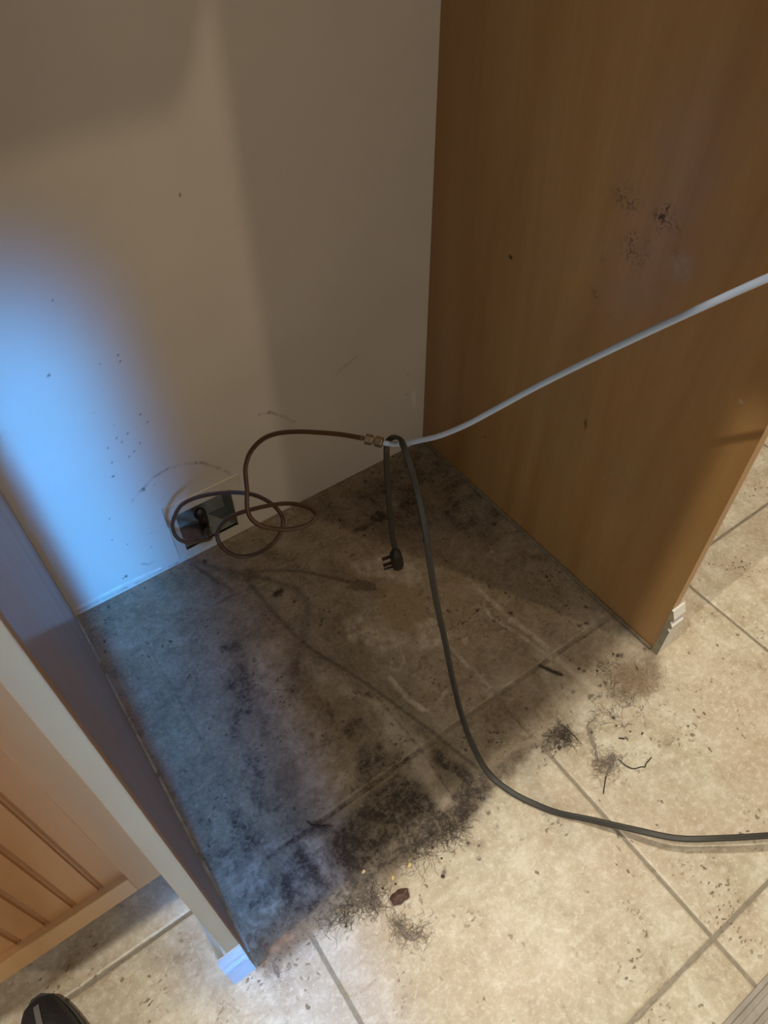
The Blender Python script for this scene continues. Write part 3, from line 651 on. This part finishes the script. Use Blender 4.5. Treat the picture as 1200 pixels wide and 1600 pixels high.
for k in range(14): bm.faces.new((rg[k], rg[(k + 1) % 14], cb))
o = link('grime_patch', bm, M['grime'], ob, True); tag(o, 'brown grime inside the box')

# shut-off valve
vx, vy, vz = on(1, WY + 0.030, 322, 826)
vz = OZ0
va = empty('shutoff_valve', (vx, vy, vz), 'small dark shutoff valve standing inside the recessed wall box', 'valve')
def cyl(bm, p, q, r1, r2=None, n=16):
    p, q = Vector(p), Vector(q); r2 = r1 if r2 is None else r2
    sweep(bm, [p, q], circ(1, n), scale=[r1, r2])
bm = new(); cyl(bm, (vx, vy, vz), (vx, vy, vz + 0.020), 0.009, 0.0075); cyl(bm, (vx, vy, vz + 0.016), (vx, vy, vz + 0.044), 0.0100, 0.0090)
cyl(bm, (vx, vy, vz + 0.012), (vx - 0.004, vy - 0.024, vz + 0.012), 0.0065)
link('valve_body', bm, M['valve'], va, True)
bm = new()
bmesh.ops.create_uvsphere(bm, u_segments=20, v_segments=12, radius=1)
bmesh.ops.scale(bm, vec=(0.0125, 0.0085, 0.016), verts=bm.verts); bmesh.ops.translate(bm, vec=(vx - 0.004, vy - 0.004, vz + 0.050), verts=bm.verts)
link('valve_handle', bm, M['valve'], va, True)
bm = new(); sweep(bm, [Vector((vx - 0.004, vy - 0.018, vz + 0.012)), Vector((vx - 0.005, vy - 0.030, vz + 0.012))], circ(0.0085, 6)); o = link('compression_nut', bm, M['steel'], va); tag(o, 'bright nickel nut')

# ------------------------------------------------------------------ water line: brown coiled tube, fitting, white tube
ns = Vector((vx - 0.005, vy - 0.030, vz + 0.012))
bt = [(308, 846, 1.372), (294, 848, 1.352), (279, 842, 1.335), (271, 830, 1.325), (270, 815, 1.31), (281, 792, 1.30), (300, 780, 1.29), (325, 773, 1.27), (356, 769.5, 1.25), (386, 771, 1.225), (409, 778, 1.21), (430, 792, 1.20), (442, 811, 1.20), (438, 833, 1.205), (421, 854, 1.21), (395, 867, 1.215), (373, 869, 1.21), (353, 860, 1.205), (340, 842, 1.20), (343, 824, 1.19), (360, 808, 1.18), (386, 798, 1.17), (425, 789, 1.165), (456, 787, 1.16), (482, 793, 1.15), (494, 804, 1.145), (488, 815, 1.14), (469, 824, 1.135), (443, 827, 1.13), (412, 823, 1.125), (393, 811, 1.12), (386, 792, 1.115), (386, 767, 1.11), (384, 746, 1.11), (384, 728, 1.105), (391, 707, 1.095), (408, 688, 1.08), (430, 678, 1.07), (460, 674.5, 1.06), (495, 675.5, 1.05), (534, 679, 1.04), (568, 685, 1.032)]
bpts = spline([ns, ns + Vector((-0.003, -0.012, 0.001))] + [A(*q) for q in bt], 7)
bm = new(); sweep(bm, bpts, circ(0.0036, 10))
o = link('brown_water_tube', bm, M['brown_tube'], None, True); tag(o, 'thin brown water tube looping in coils from the wall box', 'water tube')
ft = empty('tube_fitting', A(584, 688.5, 1.029), 'small brass compression fitting joining the brown and white tubes', 'fitting')
def hexnut(bm, p, q, r): sweep(bm, [p, p.lerp(q, 0.12), p.lerp(q, 0.88), q], circ(1, 6), refs=Vector((0, 0.4, 1)), scale=[r * .88, r, r, r * .88])
F0, F1_, F2, F3 = A(570.5, 685.5, 1.031), A(582, 688, 1.030), A(586, 689, 1.029), A(598, 691.5, 1.027)
bm = new(); hexnut(bm, F0, F1_, 0.0078); pp(link('hex_nut', bm, M['brass']), ft)
bm = new(); hexnut(bm, F2, F3, 0.0078); pp(link('hex_nut', bm, M['brass']), ft)
bm = new(); sweep(bm, [F1_, F2], circ(0.0050, 14)); pp(link('fitting_body', bm, M['steel']), ft)
ft.location = F1_
for c in ft.children: c.matrix_parent_inverse = Matrix.Translation(-F1_)
wt = [(599, 692, 1.027), (615, 694, 1.024), (634, 693, 1.018), (660, 687.5, 1.005), (688, 680.5, .985), (728, 664, .955), (773, 640, .92), (840, 603.5, .868), (930, 558.5, .80), (1020, 515.5, .735), (1110, 474, .67), (1200, 434, .61), (1320, 385, .545), (1500, 318, .475)]
bm = new(); sweep(bm, spline([A(*q) for q in wt], 8), circ(0.0037, 12))
o = link('white_water_tube', bm, M['white_tube'], None, True); tag(o, 'white plastic tube stretched across in front of the right maple panel', 'water tube')

# ------------------------------------------------------------------ flat power cord with angled plug
pc = empty('power_cord', tuple(fl(765, 1212, 0.0)), 'dark flat appliance power cord hung over the white tube and trailing right', 'power cord')
ck = [(617, 858, 1.295), (613, 835, 1.262), (608, 785, 1.19), (604.5, 735, 1.11), (604, 708, 1.06), (605, 694, 1.046), (610, 685.5, 1.036), (618, 683, 1.020), (626, 688, 1.004), (632.5, 702, 0.998), (643, 735, 1.000), (655, 780, 1.002), (665, 830, 1.012), (672, 880, 1.032), (682, 940, 1.068), (695, 1000, 1.100), (707, 1060, 1.130), (722, 1120, 1.158), (740, 1168, 1.170)]
P = [A(*q) for q in ck] + [fl(763, 1208, .007), fl(798, 1237, .0045), fl(835, 1256, .0045), fl(872, 1270, .006), fl(925, 1281, .013), fl(990, 1296, .022), fl(1060, 1310, .034), fl(1130, 1309.5, .040), fl(1200, 1305.5, .044), fl(1300, 1298, .040), fl(1450, 1290, .020)]
pts = spline(P, 8)
refs = []
nk = len(pts)
tc = np.array([float(k) / 8 for k in range(nk)])
for k in tc:
    if k < 4: v = Vector((-0.35, -0.9, 0.2))
    elif k < 9: v = Vector((-0.35, -0.9, 0.2)).lerp(Vector((-0.55, -0.8, 0.25)), (k - 4) / 5)
    elif k < 17: v = Vector((-0.55, -0.8, 0.25)).lerp(Vector((-0.9, -0.35, 0.4)), (k - 9) / 8)
    elif k < 20: v = Vector((-0.9, -0.35, 0.4)).lerp(Vector((-0.2, -0.4, 1)), (k - 17) / 3)
    elif k < 23: v = Vector((-0.2, -0.4, 1)).lerp(Vector((-0.1, -0.9, 0.8)), (k - 20) / 3)
    else: v = Vector((-0.1, -0.9, 0.8)).lerp(Vector((0, 0.15, 1)), min(1, (k - 23) / 3))
    refs.append(v.normalized())
W, H = 0.0047, 0.0024
prof = []
for cx, a0, a1 in ((W - H, -90, 90), ):
    for a in range(-90, 91, 30): prof.append((cx + H * math.cos(math.radians(a)), H * math.sin(math.radians(a))))
prof += [(0.0012, H * .80), (0, H), (-0.0012, H * .80)]
for a in range(90, 271, 30): prof.append((-(W - H) + H * math.cos(math.radians(a)), H * math.sin(math.radians(a))))
prof += [(-0.0012, -H * .80), (0, -H), (0.0012, -H * .80)]
bm = new(); sweep(bm, pts, prof, refs=refs); pp(link('cord', bm, M['cord'], None, True), pc)
# plug: body in line with the cord, blades pointing left
pa, pb = A(616.5, 856, 1.292), A(622, 887, 1.34)
ax = (pb - pa).normalized(); side = Vector((-0.93, 0.30, 0.0)); side = (side - ax * side.dot(ax)).normalized(); nrm = ax.cross(side)
bm = new()
oct_ = [(1, .55), (.55, 1), (-.55, 1), (-1, .55), (-1, -.55), (-.55, -1), (.55, -1), (1, -.55)]
secs = [(0, .42), (.10, .50), (.28, .95), (.45, 1.02), (.80, 1.02), (.93, .9), (1.0, .70)]
Lp = (pb - pa).length
sweep(bm, [pa + ax * Lp * s for s, _ in secs], [(u * .0105, v * .0098) for u, v in oct_], refs=nrm, scale=[k for _, k in secs])
pg = link('plug', bm, M['plug'], None); pp(pg, pc)
def onplug(name, bm, m):
    me = bpy.data.meshes.new(name); bmesh.ops.recalc_face_normals(bm, faces=bm.faces); bm.to_mesh(me); bm.free(); me.materials.append(m)
    o = bpy.data.objects.new(name, me); COL.objects.link(o); o.parent = pg; return o
for off_ in (.35, .66):
    c0 = pa + ax * Lp * off_ + side * 0.0095
    bm = new(); sweep(bm, [c0, c0 + side * 0.0165], [(u * .0032, v * .0009) for u, v in ((1, 1), (-1, 1), (-1, -1), (1, -1))], refs=ax); onplug('blade', bm, M['valve'])
c0 = pa + ax * Lp * .86 + side * 0.008
bm = new(); sweep(bm, [c0, c0 + side * 0.018], circ(.0023, 10)); onplug('ground_pin', bm, M['valve'])

# ------------------------------------------------------------------ loose debris on the floor
def hair_tangle(bm, path, spread, n, seed, r=0.00019, zmax=0.006, seglen=5):
    rr = random.Random(seed)
    for _ in range(n):
        t0 = rr.random() * (len(path) - 1); k = int(t0); f = t0 - k
        p = path[k].lerp(path[min(k + 1, len(path) - 1)], f)
        th = rr.uniform(0, 6.28); pts_ = []; q = Vector((p.x + rr.gauss(0, spread * .5), p.y + rr.gauss(0, spread * .5), rr.uniform(0.0008, zmax)))
        for s in range(rr.randint(4, 8)):
            pts_.append(q.copy()); th += rr.gauss(0, 0.7)
            q = q + Vector((math.cos(th), math.sin(th), 0)) * spread * 0.28; q.z = min(zmax, max(0.0007, q.z + rr.gauss(0, 0.001)))
        sweep(bm, spline(pts_, 2), circ(r, 3))
def mound(bm, path, w, h, seed):
    """low soft ridge of matted lint following a path"""
    rr = random.Random(seed); sp = spline(path, 6); n = len(sp); rows = []
    for i, p in enumerate(sp):
        t = (sp[min(i + 1, n - 1)] - sp[max(i - 1, 0)]); t.z = 0; t.normalize(); s = Vector((-t.y, t.x, 0))
        e = math.sin(math.pi * min(1, max(0.02, (i + 0.3) / (n - 0.4)))) ** 0.6
        row = []
        for j in range(7):
            u = (j - 3) / 3; ww = w * .55 * e * (1 + 0.55 * rr.uniform(-1, 1))
            row.append(bm.verts.new(p + s * u * ww + Vector((0, 0, 0.0003 + h * e * max(0, 1 - u * u) * rr.uniform(.5, 1.1)))))
        rows.append(row)
    for i in range(n - 1):
        for j in range(6): bm.faces.new((rows[i][j], rows[i][j + 1], rows[i + 1][j + 1], rows[i + 1][j]))
def clump(name, label, path, w, h, hairs, seed, m='dust', cat='dust clump', spread=None):
    bm = new(); pth = [fl(*q) for q in path]
    if h: mound(bm, pth, w, h * .6, seed)
    hair_tangle(bm, pth, spread or w * 1.9, int(hairs * (1.1 if m == 'dust_dark' else 2.2)), seed, zmax=max(.0015, h * 1.2))
    o = link(name, bm, M[m], None, True); o.location = (0, 0, 0)
    c = pth[len(pth) // 2]; o.data.transform(Matrix.Translation((-c.x, -c.y, 0))); o.location = (c.x, c.y, 0)
    return tag(o, label, cat)
clump('dust_clump', 'grey lint tuft with two horns on the clean tile below the brown husk', [(612, 1438), (625, 1448), (635, 1462), (650, 1465), (662, 1448)], 0.007, 0.003, 70, 11, 'dust')
clump('dust_clump', 'long curved grey lint strand on the pale tile left of the bent wire', [(932, 1122), (918, 1134), (922, 1150), (930, 1170), (934, 1192), (938, 1208)], 0.0042, 0.003, 55, 12, 'dust')
clump('dust_clump', 'brown fuzzy lint knot where the bent wire begins', [(935, 1198), (950, 1190), (958, 1180), (954, 1200), (946, 1212)], 0.007, 0.003, 60, 13, 'dust')
clump('dust_clump', 'loose reddish hair bundle beside the foot of the right panel', [(962, 1040), (980, 1060), (1000, 1070), (1015, 1060)], 0.012, 0.0, 120, 14, 'straw', spread=0.022)
clump('dust_clump', 'matted tan fibre bundle at the corner beside the white base block', [(418, 1486), (432, 1482), (446, 1468), (462, 1462)], 0.010, 0.003, 110, 15, 'straw')
clump('dust_clump', 'grey lint tail hanging below the tan fibre bundle', [(425, 1500), (430, 1512), (436, 1528)], 0.006, 0.002, 26, 16, 'dust')
clump('dust_clump', 'dark hairy lint rim where the black grime ends mid floor', [(500, 1450), (540, 1425), (575, 1410), (590, 1395)], 0.010, 0.0, 170, 17, 'dust_dark', spread=0.016)
clump('dust_clump', 'grey feathery lint curl at the grime edge left of the husk', [(556, 1402), (570, 1398), (580, 1408), (584, 1420)], 0.006, 0.002, 60, 18, 'dust')
clump('dust_clump', 'brown lint rim right of the pale kernels at the grime edge', [(640, 1345), (680, 1322), (712, 1300), (720, 1285)], 0.010, 0.0, 130, 19, 'dust_dark', spread=0.016)
clump('dust_clump', 'dark furry speck of lint on the tile near the coiled tube', [(428, 932), (434, 926), (442, 922)], 0.003, 0.003, 45, 20, 'dust_dark')
clump('dust_clump', 'dark crumbly lint patch right of where the cord meets the floor', [(855, 1160), (868, 1148), (882, 1140), (890, 1158), (872, 1168)], 0.010, 0.0, 130, 21, 'dust_dark', spread=0.012)
clump('dust_clump', 'faint dark hairs strewn on the rim between panel foot and lint strand', [(930, 1030), (955, 1070), (985, 1095), (930, 1120), (1000, 1130)], 0.010, 0.0, 80, 22, 'dust_dark', spread=0.014)
clump('dust_clump', 'black knot of lint on the grout line in the dark grime', [(478, 1282), (490, 1290), (505, 1292), (520, 1290)], 0.004, 0.004, 50, 23, 'dust_dark')

# brown husk
hp, hq = fl(612, 1409, .0065), fl(638, 1392, .0075)
bm = new(); n = 12; hpts = [hp.lerp(hq, k / (n - 1)) for k in range(n)]
pr = [(math.cos(a) * (1 + .12 * math.cos(4 * a)), math.sin(a) * .75 * (1 + .12 * math.cos(4 * a))) for a in [2 * math.pi * k / 20 for k in range(20)]]
sweep(bm, hpts, [(u * .0078, v * .0078) for u, v in pr], refs=Vector((0, 0, 1)), scale=[.55, .78, .95, 1.0, .96, 1.02, 1, .95, .98, .9, .72, .42])
for v in bm.verts:
    q = v.co * 420; v.co.z += .0011 * math.sin(q.x * 1.3 + q.y) ; v.co.x += .0009 * math.sin(q.y * 1.7 + 2); v.co.y += .0009 * math.sin(q.x * 1.1 + q.z)
o = link('dried_husk', bm, M['husk'], None, True); tag(o, 'wrinkled brown dried husk lying on the clean tile at the grime edge', 'husk')
# pale kernels
for (px, py, s, lab) in ((640, 1352, 1.0, 'pale yellow kernel at the grime edge, right-hand one of the three'), (614, 1372, .9, 'pale yellow kernel between the other kernels and the husk'), (568, 1362, .8, 'pale kernel in the dark grime, leftmost of the three')):
    bm = new(); bmesh.ops.create_uvsphere(bm, u_segments=14, v_segments=10, radius=1)
    for v in bm.verts: v.co.x *= (1 - .25 * v.co.y)
    bmesh.ops.scale(bm, vec=(.0030 * s, .0042 * s, .0022 * s), verts=bm.verts); c = fl(px, py, .0023 * s)
    o = link('kernel', bm, M['kernel'], None, True); o.location = c; o.rotation_euler = (0, 0, px * .7); tag(o, lab, 'kernel', 'kernels at the grime edge')
# wire and twigs
def strand(name, label, pix, r, cat, m='twig', z=None):
    bm = new(); P_ = [fl(a, b, (z[i] if z else r + .0004)) for i, (a, b) in enumerate(pix)]; sweep(bm, spline(P_, 4), circ(r, 6))
    return tag(link(name, bm, M[m], None, True), label, cat)
strand('bent_wire', 'thin dark bent wire with an upturned tip on the pale tile', [(966, 1186), (978, 1196), (990, 1201), (1002, 1198), (1008, 1198), (1010, 1192), (1018, 1183)], .0009, 'wire', z=[.002, .003, .0015, .002, .003, .005, .009])
strand('twig', 'short thick dark twig on the grout line right of the cord', [(843, 1040), (856, 1046), (868, 1052), (879, 1055)], .0018, 'twig')
strand('twig', 'tiny brown twig below the long lint strand', [(947, 1213), (945, 1224), (943, 1240)], .0009, 'twig')
strand('twig', 'tiny curved twig beside the dark crumbly patch', [(876, 1132), (884, 1138), (896, 1148), (904, 1158)], .0009, 'twig')
strand('twig', 'small fleck of bark between lint strand and bent wire', [(967, 1153), (976, 1154)], .0014, 'twig')
# small crumbs (countable): pebbles of dirt
crumbs = [(692, 1369, 1.6), (618, 1381, .9), (598, 1388, 1.0), (963, 1134, .9), (1004, 1145, .8), (985, 1143, .9), (1003, 1147, .8), (905, 1045, 1.3), (965, 1025, 1.4), (958, 1022, 1.1), (933, 1048, 1.1), (874, 1168, 1.8), (690, 1341, .9), (676, 1324, 1.1), (540, 1448, .9), (664, 842, 1.3), (320, 878, 1.4), (548, 869, .8), (793, 812, .9)]
crumb_l = ['round dark crumb on the clean tile right of the husk', 'dark crumb just above the brown husk', 'dark crumb left of the husk at the grime edge', 'tiny crumb above the flat fleck of bark', 'tiny dark crumb right of the long lint strand, lower of two', 'tiny crumb between lint strand and bent wire', 'tiny dark crumb right of the long lint strand, upper of two', 'dark crumb by the grout crossing right of the cord', 'larger dark crumb left of the right panel foot', 'crumb touching the larger one left of the panel foot', 'crumb between the short twig and the panel foot', 'biggest dark crumb in the crumbly patch', 'crumb on the rim right of the kernels', 'crumb on the brown rim under the cord bend', 'crumb in the hairy rim above the tan fibres', 'dark crumb in the shade right of the hanging plug', 'dark crumb on the tile under the tube coils', 'tiny dark crumb between the coils and the plug', 'tiny dark crumb in the shade near the right panel']
for (px, py, s), lab in zip(crumbs, crumb_l):
    bm = new(); bmesh.ops.create_icosphere(bm, subdivisions=2, radius=.0018 * s); rr = random.Random(int(px))
    for v in bm.verts: v.co *= rr.uniform(.8, 1.15); v.co.z *= .7
    o = link('crumb', bm, M['dust_dark'], None, True); o.location = fl(px, py, .0012 * s); tag(o, lab, 'crumb', 'dirt crumbs on the floor')

# ------------------------------------------------------------------ toe of a shoe at the lower left corner
sh = empty('shoe', (-0.335, -0.60, 0), 'black shoe toe with a grey stripe at the bottom left corner', 'shoe')
def shoe_ring(t, z):   # t 0 toe tip .. 1 heel
    w = 0.047 * (math.sin(math.pi * min(1, .06 + t * 1.5) * .5) ** .55) * (1 - .18 * max(0, t - .35)) if t < .92 else 0.047 * .88 * (1 - (t - .92) / .08 * .45)
    return w
tip = -0.440; Ls = 0.27
bm = new(); rows = []
NT = 26
for i in range(NT):
    t = i / (NT - 1); yy = tip - Ls * (t ** 1.15 if t < .5 else t ** 1.15); w = shoe_ring(t, 0)
    if i == 0: w *= .35
    h = 0.024 + 0.032 * min(1, (t / .22)) ** .6 + (0.045 * max(0, t - .35) / .65)
    row = []
    for j in range(13):
        a = math.pi * j / 12; row.append(bm.verts.new((-0.335 + w * math.cos(a), yy, 0.018 + (h - 0.018) * math.sin(a) ** .7)))
    rows.append(row)
for i in range(NT - 1):
    for j in range(12): bm.faces.new((rows[i][j], rows[i][j + 1], rows[i + 1][j + 1], rows[i + 1][j]))
bm.faces.new(rows[0]); bm.faces.new(rows[-1][::-1]); pp(link('upper', bm, M['shoe'], None, True), sh)
bm = new(); ol = []
for i in range(NT): t = i / (NT - 1); ol.append((-0.335 + shoe_ring(t, 0) * (1.07 if i else .5), tip + (.004 if i == 0 else 0) - Ls * t ** 1.15))
ol2 = ol + [(-0.67 - x, y) for x, y in ol[::-1]]
prism(bm, ol2, 2, 0.0, 0.019); pp(link('sole', bm, M['black'], None), sh)
bm = new(); pts_ = [r[5].co.copy() if False else None for r in []]
sp_ = []
for i in range(2, 16):
    t = i / (NT - 1); yy = tip - Ls * t ** 1.15; w = shoe_ring(t, 0); h = 0.024 + 0.032 * min(1, (t / .22)) ** .6 + (0.045 * max(0, t - .35) / .65)
    a = math.pi * .47; sp_.append(Vector((-0.335 + w * math.cos(a), yy, 0.0192 + (h - 0.018) * math.sin(a) ** .7)))
sweep(bm, sp_, [(.0035, .0006), (-.0035, .0006), (-.0035, -.001), (.0035, -.001)], refs=Vector((0, 0, 1))); pp(link('stripe', bm, M['shoe_grey'], None), sh)

# ------------------------------------------------------------------ ribbed grey mat at the lower right corner
mc = fl(1180, 1545)
mt = empty('floor_mat', (mc.x, mc.y, 0), 'grey ribbed mat edge on the tiles at the bottom right corner', 'mat')
c0 = fl(1128, 1600); c1 = fl(1200, 1520)
dv = (c1 - c0).normalized(); nv = Vector((dv.y, -dv.x, 0))
ang = math.atan2(dv.y, dv.x)
bm = new(); box(bm, -0.25, 0.45, -0.40, 0.0, 0.0, 0.004, 0.001)
o = link('mat_base', bm, M['mat'], None); o.parent = mt
for k in range(12):
    bm = new(); sweep(bm, [Vector((-0.248, -0.010 - k * .017, .004)), Vector((0.448, -0.010 - k * .017, .004))], circ(.0042, 8)); o = link('rib', bm, M['mat'], None, False); o.parent = mt
mt.location = c0.lerp(c1, .5); mt.rotation_euler = (0, 0, ang)
